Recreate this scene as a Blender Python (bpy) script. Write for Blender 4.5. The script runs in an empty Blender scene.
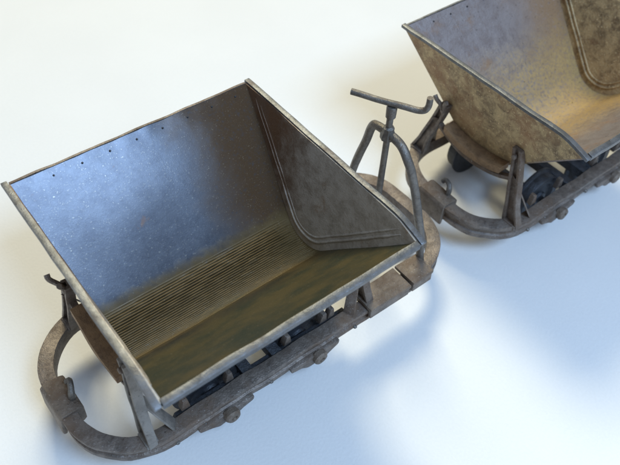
import bpy, bmesh, math, random
from mathutils import Vector, Matrix, noise
random.seed(7)
S = 0.05                      # metres per modelling unit: the tub of this scale model is 75 mm long
scene = bpy.context.scene
COL = scene.collection

# ------------------------------------------------------------------ camera
cd = bpy.data.cameras.new('camera'); cam = bpy.data.objects.new('camera', cd); COL.objects.link(cam)
CX = Vector((0.7893, -0.6143, 0.0379))      # image right
CY = Vector((-0.4425, -0.6093, -0.6581))    # image down
CZ = Vector((0.4274, 0.5020, -0.7519))      # viewing direction
CX.normalize(); CY = (CY - CX * CY.dot(CX)).normalized(); CZ = CX.cross(CY)
m = Matrix((CX, -CY, -CZ)).transposed().to_4x4()
m.translation = Vector((-1.214, -2.210, 3.897)) * S
cam.matrix_world = m
cd.sensor_fit = 'HORIZONTAL'; cd.sensor_width = 36.0; cd.lens = 720.78 / 620.0 * 36.0
cd.clip_start = 0.005; cd.clip_end = 50
cd.dof.use_dof = True; cd.dof.focus_distance = 4.05 * S; cd.dof.aperture_fstop = 24.0
scene.camera = cam

# ------------------------------------------------------------------ light
w = bpy.data.worlds.new('World'); scene.world = w; w.use_nodes = True
bg = w.node_tree.nodes['Background']; bg.inputs[0].default_value = (0.80, 0.88, 1.0, 1); bg.inputs[1].default_value = 0.34


def area(name, d, dist, sx, sy, power, col, aim=(0.5, 0, 0.4)):
    l = bpy.data.lights.new(name, 'AREA'); l.shape = 'RECTANGLE'; l.size = sx * S; l.size_y = sy * S
    l.energy = power; l.color = col
    o = bpy.data.objects.new(name, l); COL.objects.link(o)
    a = Vector(aim); d = Vector(d).normalized()
    o.location = (a + d * dist) * S
    o.rotation_euler = d.to_track_quat('Z', 'Y').to_euler()
    return o


area('warm_room_lamp', (0.33, 0.58, 0.80), 40, 12.0, 12.0, 31.5, (1.0, 0.90, 0.61))
area('window_daylight', (0.08, -0.59, 0.80), 14, 5.4, 4.0, 4.4, (0.46, 0.675, 1.0))
vs = scene.view_settings
vs.view_transform = 'Standard'; vs.look = 'None'; vs.exposure = 0.0; vs.gamma = 1.0; vs.use_curve_mapping = False

# ------------------------------------------------------------------ materials


def nd(nt, t, **k):
    n = nt.nodes.new(t)
    for a, b in k.items():
        if a in n.inputs: n.inputs[a].default_value = b
        else: setattr(n, a, b)
    return n


def ramp(nt, src, lo, hi):
    n = nd(nt, 'ShaderNodeMapRange'); n.interpolation_type = 'SMOOTHSTEP'
    n.inputs['From Min'].default_value = lo; n.inputs['From Max'].default_value = hi
    nt.links.new(src, n.inputs['Value']); return n.outputs['Result']


def math2(nt, op, a, b):
    n = nd(nt, 'ShaderNodeMath', operation=op)
    for i, v in enumerate((a, b)):
        if isinstance(v, (int, float)): n.inputs[i].default_value = v
        else: nt.links.new(v, n.inputs[i])
    return n.outputs[0]


def mixc(nt, fac, a, b):
    n = nd(nt, 'ShaderNodeMix', data_type='RGBA')
    if isinstance(fac, (int, float)): n.inputs[0].default_value = fac
    else: nt.links.new(fac, n.inputs[0])
    for i, v in ((6, a), (7, b)):
        if isinstance(v, tuple): n.inputs[i].default_value = (*v, 1)
        else: nt.links.new(v, n.inputs[i])
    return n.outputs[2]


def weathered(name, base, base2, rust, rust_amt=0.5, dust=None, dust_z=None, dust_amt=0.8, metal=0.6, rough=0.42,
              speck=(0.45, 0.43, 0.40), speck_amt=0.5, grain=1.0, end_rust=None, seed=0.0, even=1.0, speck_lo=.60, near_dirt=None, dust_wob=.35, dark_amt=.55, dust_lo=.25, far_rust=None, speck_scale=130):
    mt = bpy.data.materials.new(name); mt.use_nodes = True; nt = mt.node_tree
    bs = nt.nodes['Principled BSDF']
    tc = nd(nt, 'ShaderNodeTexCoord')
    mp = nd(nt, 'ShaderNodeMapping'); mp.inputs['Scale'].default_value = (1 / S,) * 3
    mp.inputs['Location'].default_value = (seed, seed * .7, 0)
    nt.links.new(tc.outputs['Object'], mp.inputs['Vector'])

    def nz(scale, detail=6, r=0.6, dist=0.0):
        n = nd(nt, 'ShaderNodeTexNoise'); n.inputs['Scale'].default_value = scale
        n.inputs['Detail'].default_value = detail; n.inputs['Roughness'].default_value = r
        n.inputs['Distortion'].default_value = dist
        nt.links.new(mp.outputs[0], n.inputs['Vector']); return n.outputs['Fac']
    n_big = nz(2.3, 8, .62, .4); n_mid = nz(11, 8, .7, .3); n_fine = nz(46, 5, .65); n_grain = nz(speck_scale, 3, .6)
    c = mixc(nt, ramp(nt, n_mid, .38, .66), base, base2)
    r1 = ramp(nt, math2(nt, 'ADD', math2(nt, 'MULTIPLY', n_big, .65), math2(nt, 'MULTIPLY', n_mid, .35)), .62 - .3 * rust_amt, .74 - .2 * rust_amt)
    sep = nd(nt, 'ShaderNodeSeparateXYZ'); nt.links.new(mp.outputs[0], sep.inputs[0])
    c = mixc(nt, math2(nt, 'MULTIPLY', r1, .9), c, rust)
    dmask = None
    if end_rust:                      # rust that has crept along the riveted seam at the tub's ends
        x0, x1, col = end_rust
        wob = math2(nt, 'ADD', math2(nt, 'SUBTRACT', sep.outputs[0], seed), math2(nt, 'MULTIPLY', math2(nt, 'SUBTRACT', n_big, .5), .55))
        e = ramp(nt, wob, x0, x1)
        c = mixc(nt, math2(nt, 'MULTIPLY', e, ramp(nt, n_fine, .12, .5)), c, col)
        dmask = e
    if dust:
        z0, z1 = dust_z
        wob = math2(nt, 'ADD', sep.outputs[2], math2(nt, 'MULTIPLY', math2(nt, 'SUBTRACT', n_mid, .5), dust_wob))
        dm = math2(nt, 'MULTIPLY', ramp(nt, wob, z0, z1), ramp(nt, n_fine, dust_lo, dust_lo + .37))
        dm = math2(nt, 'MULTIPLY', dm, dust_amt)
        c = mixc(nt, dm, c, dust)
        dmask = dm if dmask is None else math2(nt, 'MAXIMUM', dm, dmask)
    if far_rust:                      # rust bleeding from the seam in the far corner of the end plate
        yw = math2(nt, 'ADD', math2(nt, 'SUBTRACT', sep.outputs[1], seed * .7), math2(nt, 'MULTIPLY', math2(nt, 'SUBTRACT', n_mid, .5), .5))
        fm = math2(nt, 'MULTIPLY', ramp(nt, yw, -.02, .45), .85)
        c = mixc(nt, fm, c, far_rust)
    if near_dirt:                     # olive dirt rubbed over the tipping side of the tub
        st = nd(nt, 'ShaderNodeMapping'); st.inputs['Scale'].default_value = (1.6, 2.4, 2.4)
        nt.links.new(mp.outputs[0], st.inputs['Vector'])
        ns = nd(nt, 'ShaderNodeTexNoise', Scale=2.5, Detail=7.0, Roughness=.6); nt.links.new(st.outputs[0], ns.inputs['Vector'])
        yw = math2(nt, 'ADD', sep.outputs[1], math2(nt, 'MULTIPLY', math2(nt, 'SUBTRACT', n_big, .5), .3))
        nm = math2(nt, 'MULTIPLY', ramp(nt, yw, -.06, -.34), .90)
        dirt = mixc(nt, ramp(nt, ns.outputs['Fac'], .32, .68), near_dirt[0], near_dirt[1])
        c = mixc(nt, nm, c, dirt)
        dmask = nm if dmask is None else math2(nt, 'MAXIMUM', nm, dmask)
    sp = math2(nt, 'MULTIPLY', ramp(nt, n_grain, speck_lo, speck_lo + .12), ramp(nt, n_fine, .42, .66))
    c = mixc(nt, math2(nt, 'MULTIPLY', sp, speck_amt), c, speck)
    dk = math2(nt, 'MULTIPLY', ramp(nt, nz(60, 4, .6, .6), .60, .72), dark_amt)
    c = mixc(nt, dk, c, (.018, .015, .013))
    nt.links.new(c, bs.inputs['Base Color'])
    mm = math2(nt, 'MULTIPLY', math2(nt, 'SUBTRACT', 1.0, math2(nt, 'MULTIPLY', r1, .75)), metal)
    if dmask is not None: mm = math2(nt, 'MULTIPLY', mm, math2(nt, 'SUBTRACT', 1.0, math2(nt, 'MULTIPLY', dmask, .85)))
    nt.links.new(mm, bs.inputs['Metallic'])
    if dmask is not None: nt.links.new(math2(nt, 'MULTIPLY', math2(nt, 'SUBTRACT', 1.0, math2(nt, 'MULTIPLY', dmask, .85)), .5), bs.inputs['Specular IOR Level'])
    rr = math2(nt, 'ADD', rough - .10 * even, math2(nt, 'MULTIPLY', n_fine, .22 * even))
    rr = math2(nt, 'ADD', rr, math2(nt, 'MULTIPLY', r1, .14))
    if dmask is not None: rr = math2(nt, 'ADD', rr, math2(nt, 'MULTIPLY', dmask, .15))
    nt.links.new(rr, bs.inputs['Roughness'])
    h = math2(nt, 'ADD', math2(nt, 'MULTIPLY', n_fine, .7), math2(nt, 'MULTIPLY', n_grain, .45))
    h = math2(nt, 'ADD', h, math2(nt, 'MULTIPLY', n_mid, .6))
    b = nd(nt, 'ShaderNodeBump'); b.inputs['Strength'].default_value = .55; b.inputs['Distance'].default_value = .012 * S * grain
    nt.links.new(h, b.inputs['Height']); nt.links.new(b.outputs[0], bs.inputs['Normal'])
    return mt


M = {}
GREY, GREY2 = (.17, .17, .175), (.10, .10, .105)
RUST, OCHRE = (.12, .052, .020), (.36, .23, .075)
M['tub'] = weathered('grey_tub_paint', (.052, .0545, .062), (.043, .045, .052), RUST, .08, (.108, .074, .031), (.67, .60), .92, .95, .27,
                     speck=(.30, .265, .20), speck_amt=.42, speck_lo=.575, grain=.035, even=.35, end_rust=(.05, .50, (.062, .036, .017)), near_dirt=((.105, .086, .040), (.046, .054, .036)), dust_wob=.10, dark_amt=.12, dust_lo=.08)
M['tub_end'] = weathered('grey_tub_end_paint', (.50, .45, .38), (.36, .315, .255), (.27, .17, .095), .36, (.32, .24, .12), (.74, .55), .5, .3, .40, seed=3.1, far_rust=(.13, .062, .028), grain=.5, dark_amt=.35)
M['tub_b'] = weathered('browned_tub_paint', (.31, .275, .27), (.25, .21, .20), (.26, .16, .095), .34, (.42, .29, .12), (.98, .68), .9, .5, .40,
                       speck=(.5, .48, .45), end_rust=(.0, .60, (.26, .17, .10)), grain=.5, seed=0.0)
M['tub_end_b'] = weathered('rusty_tub_end_paint', (.50, .375, .20), (.17, .12, .066), (.33, .185, .09), .5, (.40, .26, .13), (1.1, .6), .5, .2, .52,
                           speck=(.80, .62, .36), speck_amt=1.0, grain=1.0, speck_lo=.55, speck_scale=75, seed=5.3)
M['rim'] = weathered('worn_rim_metal', (.165, .172, .182), (.105, .108, .11), (.12, .09, .068), .32, metal=.65, rough=.42, speck=(.36, .36, .36), speck_amt=.3, grain=.35, seed=1.7)
M['frame'] = weathered('rusty_frame_metal', (.225, .19, .162), (.115, .096, .082), (.14, .092, .06), .5, metal=.5, rough=.46, speck=(.55, .50, .46), speck_amt=.9, grain=.9, speck_scale=110, seed=2.2)
M['frame_brown'] = weathered('brown_rust_metal', (.20, .16, .125), (.12, .092, .068), (.15, .095, .06), .45, metal=.35, rough=.5, speck=(.55, .47, .40), speck_amt=.9, grain=1.0, speck_scale=110, seed=4.4)
M['red_rust'] = weathered('red_rust_metal', (.30, .19, .10), (.17, .105, .058), (.22, .115, .05), .5, metal=.25, rough=.52, speck=(.42, .3, .22), speck_amt=.6, grain=1.1, seed=6.4)
M['steel'] = weathered('bare_grey_steel', (.20, .185, .165), (.115, .105, .095), (.14, .095, .06), .35, metal=.6, rough=.36, speck=(.5, .5, .5), speck_amt=.5, seed=7.4)
M['post'] = weathered('worn_post_metal', (.27, .25, .225), (.17, .155, .138), (.16, .11, .072), .35, metal=.45, rough=.42, speck=(.5, .48, .45), speck_amt=.5, grain=.8, seed=9.1)
M['dark'] = weathered('dark_wheel_metal', (.055, .06, .07), (.035, .036, .04), (.06, .035, .02), .25, metal=.5, rough=.45, speck=(.25, .25, .26), speck_amt=.5, seed=8.4)

# paper
mt = bpy.data.materials.new('white_paper'); mt.use_nodes = True; nt = mt.node_tree; bs = nt.nodes['Principled BSDF']
tc = nd(nt, 'ShaderNodeTexCoord'); mp = nd(nt, 'ShaderNodeMapping'); mp.inputs['Scale'].default_value = (1 / S,) * 3
nt.links.new(tc.outputs['Object'], mp.inputs[0])
n1 = nd(nt, 'ShaderNodeTexNoise', Scale=1.1, Detail=4.0); n2 = nd(nt, 'ShaderNodeTexNoise', Scale=55.0, Detail=4.0)
for n in (n1, n2): nt.links.new(mp.outputs[0], n.inputs['Vector'])
f = math2(nt, 'ADD', math2(nt, 'MULTIPLY', n1.outputs['Fac'], .6), math2(nt, 'MULTIPLY', n2.outputs['Fac'], .4))
nt.links.new(mixc(nt, ramp(nt, f, .3, .7), (.74, .745, .735), (.775, .78, .77)), bs.inputs['Base Color'])
bs.inputs['Roughness'].default_value = .75
b = nd(nt, 'ShaderNodeBump'); b.inputs['Strength'].default_value = .25; b.inputs['Distance'].default_value = .006 * S
nt.links.new(n2.outputs['Fac'], b.inputs['Height']); nt.links.new(b.outputs[0], bs.inputs['Normal'])
M['paper'] = mt

# ------------------------------------------------------------------ mesh helpers (all in modelling units, scaled by S on build)


def jit(v, amp, fr, seed=0.0):
    if not amp: return v
    p = Vector(v) * fr + Vector((seed, seed * 1.3, -seed))
    return Vector(v) + noise.noise_vector(p) * amp


def build(name, verts, faces, mat, parent=None, smooth=False, amp=0.0, fr=4.0, seed=0.0, loc=None, bevel=0.0, angle=35):
    me = bpy.data.meshes.new(name)
    me.from_pydata([tuple(jit(v, amp, fr, seed)) for v in verts], [], faces)
    bm = bmesh.new(); bm.from_mesh(me)
    bmesh.ops.recalc_face_normals(bm, faces=bm.faces)
    if bevel:
        es = [e for e in bm.edges if len(e.link_faces) == 2 and e.calc_face_angle() > math.radians(30)]
        bmesh.ops.bevel(bm, geom=es, offset=bevel, segments=2, affect='EDGES', profile=.6, clamp_overlap=True)
    bmesh.ops.scale(bm, vec=(S, S, S), verts=bm.verts)
    bm.to_mesh(me); bm.free()
    if smooth or bevel:
        for p in me.polygons: p.use_smooth = True
        try: me.set_sharp_from_angle(angle=math.radians(angle))
        except Exception: pass
    me.materials.append(M[mat] if isinstance(mat, str) else mat)
    o = bpy.data.objects.new(name, me); COL.objects.link(o)
    if parent: o.parent = parent
    if loc: o.location = Vector(loc) * S
    return o


def box_vf(x0, x1, y0, y1, z0, z1, nx=1):
    V, F = [], []
    for i in range(nx + 1):
        x = x0 + (x1 - x0) * i / nx
        V += [(x, y0, z0), (x, y1, z0), (x, y1, z1), (x, y0, z1)]
    for i in range(nx):
        a = 4 * i
        for k in range(4):
            F.append((a + k, a + (k + 1) % 4, a + 4 + (k + 1) % 4, a + 4 + k))
    F += [(3, 2, 1, 0), (4 * nx, 4 * nx + 1, 4 * nx + 2, 4 * nx + 3)]
    return V, F


def join(*vfs):
    V, F = [], []
    for v, f in vfs:
        o = len(V); V += list(v); F += [tuple(i + o for i in q) for q in f]
    return V, F


def prism(poly, axis, a, b):
    """polygon of 2D points extruded along an axis from a to b"""
    def mk(p, t):
        return {'x': (t, p[0], p[1]), 'y': (p[0], t, p[1]), 'z': (p[0], p[1], t)}[axis]
    n = len(poly)
    V = [mk(p, a) for p in poly] + [mk(p, b) for p in poly]
    F = [tuple(range(n)), tuple(range(2 * n - 1, n - 1, -1))]
    F += [(i, (i + 1) % n, n + (i + 1) % n, n + i) for i in range(n)]
    return V, F


def sweep(path, section, closed=False, up=Vector((0, 0, 1))):
    """section: (side, up) points; side = right-hand of travel"""
    n, k = len(path), len(section)
    path = [Vector(p) for p in path]
    V, F = [], []
    for i in range(n):
        if closed: t = path[(i + 1) % n] - path[i - 1]
        else: t = path[min(i + 1, n - 1)] - path[max(i - 1, 0)]
        t.normalize()
        side = t.cross(up).normalized(); u = side.cross(t).normalized()
        for s_, h_ in section: V.append(tuple(path[i] + side * s_ + u * h_))
    for i in range(n if closed else n - 1):
        j = (i + 1) % n
        for q in range(k):
            F.append((i * k + q, i * k + (q + 1) % k, j * k + (q + 1) % k, j * k + q))
    if not closed:
        F.append(tuple(range(k))); F.append(tuple(range(n * k - 1, (n - 1) * k - 1, -1)))
    return V, F


def tube(path, r, seg=14, up=Vector((1, 0.02, 0.03))):
    rr = r if isinstance(r, (list, tuple)) else [r] * len(path)
    path = [Vector(p) for p in path]; n = len(path); V, F = [], []
    nrm = None
    for i in range(n):
        t = (path[min(i + 1, n - 1)] - path[max(i - 1, 0)]).normalized()
        if nrm is None: nrm = t.cross(up); 
        nrm = (nrm - t * nrm.dot(t)).normalized(); b = t.cross(nrm)
        for q in range(seg):
            a = 2 * math.pi * q / seg
            V.append(tuple(path[i] + (nrm * math.cos(a) + b * math.sin(a)) * rr[i]))
    for i in range(n - 1):
        for q in range(seg):
            F.append((i * seg + q, i * seg + (q + 1) % seg, (i + 1) * seg + (q + 1) % seg, (i + 1) * seg + q))
    F.append(tuple(range(seg))); F.append(tuple(range(n * seg - 1, (n - 1) * seg - 1, -1)))
    return V, F


def smooth_path(pts, n=8):
    """Catmull-Rom through pts"""
    P = [Vector(p) for p in pts]; P = [P[0] * 2 - P[1]] + P + [P[-1] * 2 - P[-2]]; out = []
    for i in range(1, len(P) - 2):
        for k in range(n):
            t = k / n; a, b, c, d = P[i - 1:i + 3]
            out.append(.5 * ((2 * b) + (c - a) * t + (2 * a - 5 * b + 4 * c - d) * t * t + (3 * b - a - 3 * c + d) * t ** 3))
    out.append(P[-2]); return out


def lathe(prof, axis='y', seg=32, c=(0, 0, 0)):
    """prof: (radius, along)"""
    V, F = [], []; n = len(prof)
    for i in range(seg):
        a = 2 * math.pi * i / seg
        for r, h in prof:
            x, y = r * math.cos(a), r * math.sin(a)
            V.append({'y': (c[0] + x, c[1] + h, c[2] + y), 'z': (c[0] + x, c[1] + y, c[2] + h), 'x': (c[0] + h, c[1] + x, c[2] + y)}[axis])
    for i in range(seg):
        j = (i + 1) % seg
        for q in range(n - 1): F.append((i * n + q, i * n + q + 1, j * n + q + 1, j * n + q))
    F.append(tuple(i * n for i in range(seg))); F.append(tuple((seg - 1 - i) * n + n - 1 for i in range(seg)))
    return V, F


# ------------------------------------------------------------------ setting
V, F = [], []
N = 24
for i in range(N + 1):
    for j in range(N + 1): V.append((-40 + 80 * i / N, -40 + 80 * j / N, 0))
F = [(i * (N + 1) + j, (i + 1) * (N + 1) + j, (i + 1) * (N + 1) + j + 1, i * (N + 1) + j + 1) for i in range(N) for j in range(N)]
g = build('paper_ground', V, F, 'paper'); g['kind'] = 'structure'

# ------------------------------------------------------------------ tub geometry
RIM = 1.20          # rim height over the paper
DEPTH, RAD, INSET = .66, .25, .12
HX = .75            # half length at the rim
FAR = (.76, 0.0); NEAR = (-.752, -.042); KNEE = -.60


def tangent(p, sgn):
    cy, cz = 0.0, -(DEPTH - RAD)
    dx, dz = cy - p[0], cz - p[1]; d = math.hypot(dx, dz); a = math.atan2(dz, dx)
    t = math.asin(RAD / d); L = math.sqrt(d * d - RAD * RAD)
    a2 = a + sgn * t
    return (p[0] + L * math.cos(a2), p[1] + L * math.sin(a2))


TF, TN = tangent(FAR, +1), tangent(NEAR, -1)


def profile(n_arc=40, n_pl=14):
    """(y, z, kind) from far rim to near rim of the inner surface"""
    P = []
    for i in range(n_pl): t = i / n_pl; P.append((FAR[0] + (TF[0] - FAR[0]) * t, FAR[1] + (TF[1] - FAR[1]) * t, 0.0))
    cz = -(DEPTH - RAD)
    a0 = math.atan2(TF[1] - cz, TF[0]); a1 = math.atan2(TN[1] - cz, TN[0])
    if a1 > 0: a1 -= 2 * math.pi
    for i in range(n_arc + 1):
        a = a0 + (a1 - a0) * i / n_arc; P.append((RAD * math.cos(a), cz + RAD * math.sin(a), i / n_arc))
    for i in range(1, n_pl + 1): t = i / n_pl; P.append((TN[0] + (NEAR[0] - TN[0]) * t, TN[1] + (NEAR[1] - TN[1]) * t, 0.0))
    return P


def normals2(P):
    out = []
    for i in range(len(P)):
        a, b = P[max(i - 1, 0)], P[min(i + 1, len(P) - 1)]
        dy, dz = b[0] - a[0], b[1] - a[1]; l = math.hypot(dy, dz)
        out.append((dz / l, -dy / l))          # travel far->near: inward = up
    return out


def xh(z): return HX + INSET * z / DEPTH      # half length at a depth z (<0)


def ztop(y): return 0.0 if y > KNEE else (y - KNEE) / (NEAR[0] - KNEE) * NEAR[1]


def tub(parent, mats, ridged, seed, rivets=True):
    side_m, end_m, rim_m = mats
    P = profile(290 if ridged else 40); Nn = normals2(P)
    NXS = 170; th = .022
    V, F = [], []; rows = len(P)
    for layer in (0, 1):
        for i, (y, z, k) in enumerate(P):
            ny, nz_ = Nn[i]
            if ny * 0 + nz_ < 0: ny, nz_ = -ny, -nz_
            for j in range(NXS + 1):
                u = -1 + 2 * j / NXS
                off = -th * layer
                x = u * (xh(z) + .004)
                if ridged and layer == 0 and k > 0:
                    q = k * 27.0
                    fade = min(1, k * 3.2) * min(1, (1 - k) * 6)
                    brk = .55 + .60 * max(0.0, min(1.0, .55 + 1.7 * noise.noise(Vector((x * 13.0, math.floor(q + .5) * 3.7, seed)))))
                    wob = .07 * noise.noise(Vector((x * 3, q * .3, 4.2)))
                    end = max(0.0, min(1.0, (.62 - x + .06 * noise.noise(Vector((q, 1, 2)))) * 9))
                    gq = abs(math.sin(math.pi * (q + wob)))
                    off -= .022 * fade * brk * end * math.exp(-(gq / .62) ** 2)
                if layer == 0: off += .0045 * noise.noise(Vector((x * 2.5, y * 2.5, z * 2.5 + seed)))
                yy, zz = y + ny * off, z + nz_ * off
                if i == 0 and layer == 0: zz += .006 * noise.noise(Vector((x * 9, seed, 0)))
                V.append((x, yy, RIM + zz))
    W = NXS + 1; O = rows * W
    for i in range(rows - 1):
        for j in range(NXS):
            a = i * W + j
            F.append((a, a + 1, a + W + 1, a + W)); F.append((O + a, O + a + W, O + a + W + 1, O + a + 1))
    for j in range(NXS):
        F.append((j, O + j, O + j + 1, j + 1)); a = (rows - 1) * W + j; F.append((a, a + 1, O + a + 1, O + a))
    for i in range(rows - 1):
        a = i * W; F.append((a, a + W, O + a + W, O + a)); a = i * W + NXS; F.append((a, O + a, O + a + W, a + W))
    t = build('tub', V, F, side_m, parent, smooth=True, angle=50)
    # end plates
    PE = profile(24, 12); NE = normals2(PE)
    for sx in (-1, 1):
        V, F = [], []; R = 10
        cols = []
        for i, (y, z, k) in enumerate(PE):
            ny, nz_ = NE[i]
            if nz_ < 0: ny, nz_ = -ny, -nz_
            yb, zb = y - ny * .010, z - nz_ * .010
            cols.append((yb, zb))
        for layer in (0, 1):
            for (yb, zb) in cols:
                zt = max(ztop(yb), zb + .002)
                for r in range(R + 1):
                    z = zb + (zt - zb) * r / R
                    x = sx * (xh(z) - .012 + .024 * layer) + .006 * noise.noise(Vector((yb * 3, z * 3, sx * 3 + seed)))
                    V.append((x, yb, RIM + z))
        W = R + 1; O = len(cols) * W
        for i in range(len(cols) - 1):
            for r in range(R):
                a = i * W + r; F.append((a, a + 1, a + W + 1, a + W)); F.append((O + a, O + a + W, O + a + W + 1, O + a + 1))
        for i in range(len(cols) - 1):
            a = i * W; F.append((a, a + W, O + a + W, O + a)); a = i * W + R; F.append((a, O + a, O + a + W, a + W))
        for r in range(R):
            F.append((r, O + r, O + r + 1, r + 1)); a = (len(cols) - 1) * W + r; F.append((a, a + 1, O + a + 1, O + a))
        build('end_plate', V, F, end_m, t, smooth=True, angle=50)
        # double seam bead on the inside of the end plate, following the trough
        vfs = []
        for off, rr, dx in ((.050, .010, .012), (.080, .008, .011)):
            pts = []
            PB = profile(30, 16)
            NB = normals2(PB)
            for i, (y, z, k) in enumerate(PB):
                if i < 1: continue
                ny, nz_ = NB[i]
                if nz_ < 0: ny, nz_ = -ny, -nz_
                yy, zz = y + ny * off, z + nz_ * off
                if zz > ztop(yy) - .030 or yy > .66: continue
                pts.append((sx * (xh(zz) - dx), yy, RIM + zz))
            rl = [rr * (1.0 if not ridged else max(.35, min(1.0, 1.0 - (p[1] - .05) * 1.6))) for p in pts]
            rl = [q * min(1.0, .3 + .35 * min(i, len(rl) - 1 - i)) for i, q in enumerate(rl)]
            vfs.append(tube(pts, rl, 8, Vector((1, 0, 0))))
        V, F = join(*vfs)
        build('seam_bead', V, F, end_m, t, smooth=True, amp=.004, fr=7, angle=60)
        # rim strip on the end
        yv = [.785, .76] + [.7 - .13 * i for i in range(10)] + [KNEE + .03, KNEE - .03, -.68, -.73, -.778]
        path = [(sx * (HX + .010), y, RIM + ztop(y) + .004 + .003 * noise.noise(Vector((y * 5, sx, seed)))) for y in yv]
        V, F = sweep(path, [(-.017, -.014), (.017, -.014), (.017, .008), (-.017, .008)])
        build('rim_strip', V, F, rim_m, t, amp=.005, fr=6, seed=seed + sx, bevel=.003)
    # long rims
    n = 40
    path = [(-.738 + 1.476 * i / n, -.760, RIM - .044) for i in range(n + 1)]
    V, F = sweep(path, [(-.018, -.028), (.018, -.028), (.019, .006), (-.016, .012)])
    build('rim_strip', V, F, rim_m, t, amp=.006, fr=5, seed=seed + 5, bevel=.003)
    path = [(-.738 + 1.476 * i / n, .772, RIM - .002) for i in range(n + 1)]
    V, F = sweep(path, [(-.010, -.020), (.005, -.020), (.005, .003), (-.010, .003)])
    build('rim_strip', V, F, rim_m if not ridged else 'frame', t, amp=.004, fr=9, seed=seed + 9, bevel=.002)
    # rivets just under the far rim
    d = math.sqrt(.5)
    me = None
    for i in range(8):
        x = -.52 + .165 * i
        if me is None:
            V, F = lathe([(.0001, .006), (.0035, .0055), (.0058, .003), (.007, -.003)], 'z', 10)
            o = build('rivet', V, F, 'dark', t, smooth=True); me = o.data
        else:
            o = bpy.data.objects.new('rivet', me); COL.objects.link(o); o.parent = t
        o.location = Vector((x, FAR[0] - .030 - .002 * d, RIM - .030)) * S
        o.rotation_euler = (math.radians(45), 0, 0)
    return t


# ------------------------------------------------------------------ frame
FTOP, FH, FW = .335, .115, .088


def loop_path(xl, xr, hw, r, seg=14):
    pts = []
    def arc(cx, cy, a0):
        for i in range(seg + 1):
            a = math.radians(a0 + 90 * i / seg); pts.append((cx + r * math.cos(a), cy + r * math.sin(a)))
    def line(p, q, n):
        for i in range(1, n): pts.append((p[0] + (q[0] - p[0]) * i / n, p[1] + (q[1] - p[1]) * i / n))
    arc(xr - r, -hw + r, -90); line((xr, -hw + r), (xr, hw - r), 6)
    arc(xr - r, hw - r, 0); line((xr - r, hw), (xl + r, hw), 44)
    arc(xl + r, hw - r, 90); line((xl, hw - r), (xl, -hw + r), 6)
    arc(xl + r, -hw + r, 180); line((xl + r, -hw), (xr - r, -hw), 44)
    return pts


def buffer_block(parent, x, sx, seed):
    """block clasping the middle of the rounded frame end, with a raised hook"""
    poly = [(-.128, .006), (-.10, .020), (.0, .020), (.018, -.004), (.022, -.155), (-.002, -.165), (-.01, -.13), (-.11, -.13), (-.130, -.11)]
    # poly: (x away from the end toward the wagon negative .. outer positive, z from frame top)
    pts = [(x + sx * px, FTOP + pz) for px, pz in poly]
    V, F = prism([(p[0], p[1]) for p in pts], 'y', -.10, .15)
    b = build('buffer', V, F, 'frame_brown', parent, amp=.012, fr=5, seed=seed, bevel=.012)
    hook = smooth_path([(x - sx * .10, -.02, FTOP), (x - sx * .10, -.025, FTOP + .05), (x - sx * .115, -.005, FTOP + .085), (x - sx * .125, .035, FTOP + .088), (x - sx * .115, .055, FTOP + .065)], 5)
    V, F = tube(hook, [.020] * 8 + [.018] * (len(hook) - 8), 8)
    build('hook', V, F, 'steel', parent, smooth=True, amp=.004, fr=9)
    return b


def frame(parent, xl, xr, seed, plates=False):
    path2 = loop_path(xl + FW / 2, xr - FW / 2, .528 - FW / 2, .36)
    path = [(x, y, FTOP) for x, y in path2]
    a = FW / 2
    # path runs counter-clockwise, so the right-hand side points outward: channel open outward
    sec = [(-a, 0), (a, 0), (a, -.030), (a - .020, -.036), (a - .020, -.076), (a - .004, -.080), (a - .004, -FH), (-a, -FH)]
    V, F = sweep(path, sec, True)
    f = build('frame', V, F, 'frame', parent, amp=.007, fr=7, seed=seed, bevel=.006)
    for x in (-.10, .10):           # cross members under the tub
        V, F = box_vf(x - .035, x + .035, -.44, .44, FTOP - .09, FTOP - .015)
        build('cross_member', V, F, 'dark', f, bevel=.006)
    for x in (-.50, -.22, .18, .44, .50):       # small upright lugs on the near and far side members
        for sy in (-1, 1):
            if abs(x) > .47 and sy > 0: continue
            V, F = prism([(x - .03, FTOP - .002), (x + .025, FTOP - .002), (x + .015, FTOP + .075), (x - .012, FTOP + .075)], 'y', sy * .415 - .02, sy * .415 + .02)
            build('lug', V, F, 'frame', f, amp=.006, fr=8, bevel=.005)
    me = None
    for x in (-.62, -.45, -.17, .0, .17, .45, .62):      # bolt heads on the outer face
        for sy in (-1, 1):
            if me is None:
                V, F = lathe([(.0001, .014), (.009, .013), (.013, .007), (.014, -.004)], 'y', 8)
                o = build('bolt', V, F, 'steel', f, smooth=True); me = o.data
            else:
                o = bpy.data.objects.new('bolt', me); COL.objects.link(o); o.parent = f
            o.location = Vector((x + random.uniform(-.01, .01), sy * (.528 - .004), FTOP - .098)) * S
            if sy < 0: o.rotation_euler = (0, 0, math.pi)
    buffer_block(f, xl, -1, seed)
    if plates:
        for x0, x1 in ((.70, 1.035), (1.05, 1.23)):
            V, F = box_vf(x0, x1, -.560, -.392, FTOP + .004, FTOP + .030, 6)
            build('cover_plate', V, F, 'frame_brown', f, amp=.010, fr=5, seed=x0, bevel=.006)
            V, F = box_vf(x0 + .01, x1 - .01, -.556, -.532, FTOP - .06, FTOP + .006, 1)
            build('cover_plate_skirt', V, F, 'frame', f, amp=.008, fr=5, bevel=.005)
    return f


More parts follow.
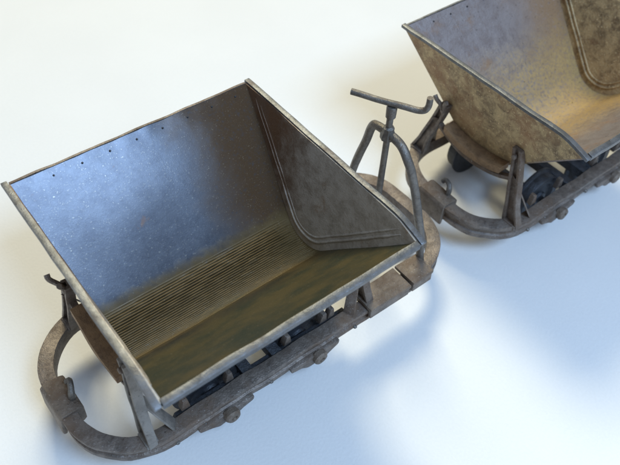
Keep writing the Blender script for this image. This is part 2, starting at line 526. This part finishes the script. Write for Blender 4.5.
def running_gear(parent, xs):
    me = None
    R = .215
    for x in xs:
        V, F = lathe([(.0001, -.555), (.030, -.555), (.030, .555), (.0001, .555)], 'y', 14, (x, 0, R))
        build('axle', V, F, 'dark', parent, smooth=True)
        for sy in (-1, 1):
            prof = [(.030, .05), (.055, .045), (.06, .028), (.075, .022), (.125, .020), (.140, .040), (.188, .042), (.194, .030), (.192, -.020), (.200, -.028), (.215, -.034), (.215, -.048), (.170, -.052), (.13, -.035), (.06, -.03), (.03, -.03)]
            V, F = lathe([(r, h * sy) for r, h in prof], 'y', 40, (x, sy * .33, R))
            wl = build('wheel', V, F, 'dark', parent, smooth=True, angle=40)
            # axle box: tapered horn plate hung from the side member, with a round boss
            y0, y1 = .49, .55
            poly = [(x - .19, FTOP - FH + .03), (x + .17, FTOP - FH + .03), (x + .165, FTOP - FH - .005), (x + .10, FTOP - FH - .03), (x + .06, R - .045), (x - .06, R - .05), (x - .11, FTOP - FH - .02), (x - .185, FTOP - FH + .0)]
            V, F = prism(poly, 'y', sy * y0, sy * y1)
            ab = build('axle_box', V, F, 'frame', parent, amp=.01, fr=6, seed=x, bevel=.010)
            V, F = lathe([(.046, .0), (.047, .034), (.038, .046), (.018, .048), (.016, .040), (.0001, .040)], 'y', 18, (0, 0, 0))
            V = [(vx + x + .01, sy * (vy + y1 - .012), vz + R + .012) for vx, vy, vz in V]
            build('boss', V, F, 'frame_brown', ab, smooth=True, amp=.006, fr=9, seed=x)


def end_trestle(parent, sx, seed, latch):
    """two posts and the curved cradle strip carrying one end of the tub"""
    for sy in (-1, 1):
        zt = .87 if sy < 0 else .82
        foot, top = (sy * .455, FTOP - .004), (sy * .315, zt)
        xo_f, xo_t = .775, .745
        vfs = []
        n = 8
        for (o0, o1, wd) in ((-.040, -.024, .0), (.040, .024, .0)):   # two flanges, splaying at the foot
            V, F = [], []
            for i in range(n + 1):
                t = i / n; y = foot[0] + (top[0] - foot[0]) * t; z = foot[1] + (top[1] - foot[1]) * t
                o = o0 + (o1 - o0) * t + (o0 * .35 * max(0, 1 - t * 4)); xo = xo_f + (xo_t - xo_f) * t
                xi = xo - .055
                for px, py in ((xi, y + o - .011), (xo, y + o - .011), (xo, y + o + .011), (xi, y + o + .011)): V.append((sx * px, py, z))
            for i in range(n):
                for k in range(4): F.append((4 * i + k, 4 * i + (k + 1) % 4, 4 * i + 4 + (k + 1) % 4, 4 * i + 4 + k))
            F += [(0, 1, 2, 3), (4 * n + 3, 4 * n + 2, 4 * n + 1, 4 * n)]
            vfs.append((V, F))
        V, F = [], []
        for i in range(n + 1):                                          # web
            t = i / n; y = foot[0] + (top[0] - foot[0]) * t; z = foot[1] + (top[1] - foot[1]) * t
            hw = .038 + (.022 - .038) * t; xo = xo_f + (xo_t - xo_f) * t - .022
            for px, py in ((xo - .022, y - hw), (xo, y - hw), (xo, y + hw), (xo - .022, y + hw)): V.append((sx * px, py, z))
        for i in range(n):
            for k in range(4): F.append((4 * i + k, 4 * i + (k + 1) % 4, 4 * i + 4 + (k + 1) % 4, 4 * i + 4 + k))
        F += [(0, 1, 2, 3), (4 * n + 3, 4 * n + 2, 4 * n + 1, 4 * n)]
        vfs.append((V, F))
        V, F = box_vf(*sorted((sx * .71, sx * .785)), foot[0] - .05, foot[0] + .05, FTOP - .02, FTOP + .012)
        vfs.append((V, F))
        V, F = join(*vfs)
        p = build('post', V, F, 'post' if sy < 0 and sx < 0 and seed < 3 else 'frame', parent, amp=.010, fr=5, seed=seed + sy, bevel=.005)
        V, F = lathe([(.0001, .02), (.013, .018), (.018, .012), (.018, -.04)], 'x', 12)
        V = [(sx * (vx + xo_t - .005), vy + top[0], vz + zt - .05) for vx, vy, vz in V]
        build('pivot_pin', V, F, 'frame', p, smooth=True)
        if sy > 0 and latch:
            for dy, dx, hz in ((.035, .045, .075), (-.025, .02, .055)):
                hk = smooth_path([(sx * .735, top[0] + dy * .3, zt - .05), (sx * (.745 + dx * .3), top[0] + dy * .5, zt), (sx * (.75 + dx), top[0] + dy, zt + hz * .7), (sx * (.75 + dx), top[0] + dy * 1.6, zt + hz)], 5)
                V, F = tube(hk, .016, 8)
                build('latch_prong', V, F, 'frame', p, smooth=True, amp=.006, fr=8)
        # flat brace from the post down to the side member
        a, c = Vector((sx * .742, sy * .362, .68)), Vector((sx * .60, sy * .478, FTOP - .004))
        wv = Vector((0, sy * .030, 0)) + Vector((sx * .018, 0, 0))
        th = Vector((sx * .008, -sy * .003, .006))
        V = [tuple(q) for q in (a - wv * .7 - th, a + wv * .7 - th, a + wv * .7 + th, a - wv * .7 + th, c - wv - th, c + wv - th, c + wv + th, c - wv + th)]
        F = [(0, 1, 2, 3), (7, 6, 5, 4)] + [(k, (k + 1) % 4, 4 + (k + 1) % 4, 4 + k) for k in range(4)]
        build('brace', V, F, 'post' if sx < 0 and seed < 3 else 'frame', p, bevel=.003)
    # tie strip under the cradle, from post to post
    n = 16; V, F = [], []
    for i in range(n + 1):
        y = -.345 + .69 * i / n; z = .560 + .85 * y * y
        for x, o in ((.700, 0), (.742, 0), (.742, -.030), (.700, -.030)): V.append((sx * x, y, z + o))
    for i in range(n):
        for k in range(4): F.append((4 * i + k, 4 * i + (k + 1) % 4, 4 * i + 4 + (k + 1) % 4, 4 * i + 4 + k))
    F += [(0, 1, 2, 3), (4 * n + 3, 4 * n + 2, 4 * n + 1, 4 * n)]
    build('tie_strip', V, F, 'frame', parent, amp=.008, fr=6, seed=seed, bevel=.004)
    # cradle strip following the trough under the end plate
    n = 20; V, F = [], []
    for i in range(n + 1):
        y = -.255 + .51 * i / n; z = .63 + .85 * y * y
        xi = xh(z - RIM) + .016
        for x, o in ((xi, .012), (.768, 0), (.768, -.055), (xi, -.045)): V.append((sx * x, y, z + o))
    for i in range(n):
        for k in range(4): F.append((4 * i + k, 4 * i + (k + 1) % 4, 4 * i + 4 + (k + 1) % 4, 4 * i + 4 + k))
    F += [(0, 1, 2, 3), (4 * n + 3, 4 * n + 2, 4 * n + 1, 4 * n)]
    build('cradle', V, F, 'red_rust', parent, amp=.012, fr=4, seed=seed, bevel=.005)


def brake(parent):
    X, Y = 1.185, -.035
    pts = [(X + .06, -.42, FTOP - .01), (X + .05, -.385, .55), (X + .02, -.27, .95), (X, -.21, 1.08), (X, -.14, 1.135), (X, -.03, 1.145), (X, .06, 1.140), (X, .10, 1.10), (X, .155, .90), (X, .25, .55), (X, .34, FTOP - .01)]
    P = smooth_path(pts, 6)
    V, F = tube(P, .027, 14)
    b = build('brake_stand', V, F, 'steel', parent, smooth=True, amp=.006, fr=6)
    V, F = tube([(X, Y, .20), (X, Y, .5), (X, Y, .9), (X, Y, 1.34)], [.022, .022, .020, .020], 12)
    build('screw_rod', V, F, 'steel', b, smooth=True, amp=.004, fr=6)
    V, F = lathe([(.019, 1.10), (.044, 1.11), (.046, 1.14), (.034, 1.17), (.034, 1.19), (.019, 1.20)], 'z', 8, (X, Y, 0))
    build('nut', V, F, 'steel', b, smooth=True, angle=30)
    V, F = lathe([(.019, 1.265), (.030, 1.27), (.032, 1.335), (.026, 1.345), (.0001, 1.345)], 'z', 12, (X, Y, 0))
    build('collar', V, F, 'steel', b, smooth=True)
    dv = Vector((.20, -.35, .0)).normalized(); c0 = Vector((X + .003, Y, 1.362))
    hp = [c0 - dv * .25, c0 - dv * .1, c0 + dv * .07, c0 + dv * .145, c0 + dv * .185 + Vector((0, 0, .015)), c0 + dv * .200 + Vector((0, 0, .05)), c0 + dv * .200 + Vector((0, 0, .105))]
    hp = smooth_path(hp, 6)
    V, F = tube(hp, .019, 12)
    build('handle', V, F, 'steel', b, smooth=True, amp=.004, fr=6)
    for sy in (-1, 1):                        # added dark beams inside the side members, standing in for under-tub shade
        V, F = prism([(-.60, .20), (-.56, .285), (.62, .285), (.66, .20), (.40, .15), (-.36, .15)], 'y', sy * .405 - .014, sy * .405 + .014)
        build('gap_shade_beam', V, F, 'dark', b, amp=.006, fr=4, bevel=.005)


def wagon(loc, rz, label, mats, xl, xr, ridged, seed, with_brake):
    e = bpy.data.objects.new('tipper_wagon', None); COL.objects.link(e)
    e.empty_display_size = .02
    e.location = Vector(loc) * S; e.rotation_euler = (0, 0, math.radians(rz))
    e['label'] = label; e['category'] = 'wagon'; e['group'] = 'model tipper wagons in a row'
    tub(e, mats, ridged, seed)
    frame(e, xl, xr, seed, with_brake)
    running_gear(e, (-.31, .31))
    end_trestle(e, -1, seed, True); end_trestle(e, 1, seed + 2, False)
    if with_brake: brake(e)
    return e


wagon((0, 0, 0), 0, 'grey model tipper wagon with ridged tub floor and brake crank on its frame', ('tub', 'tub_end', 'rim'), -1.06, 1.56, True, 1.0, True)
wagon((2.72, -.10, 0), 0, 'rusty brown model tipper wagon behind, cut off by the picture edge', ('tub_b', 'tub_end_b', 'rim'), -1.03, 1.03, False, 4.0, False)
scene.cycles.use_denoising = True
scene.cycles.max_bounces = 8
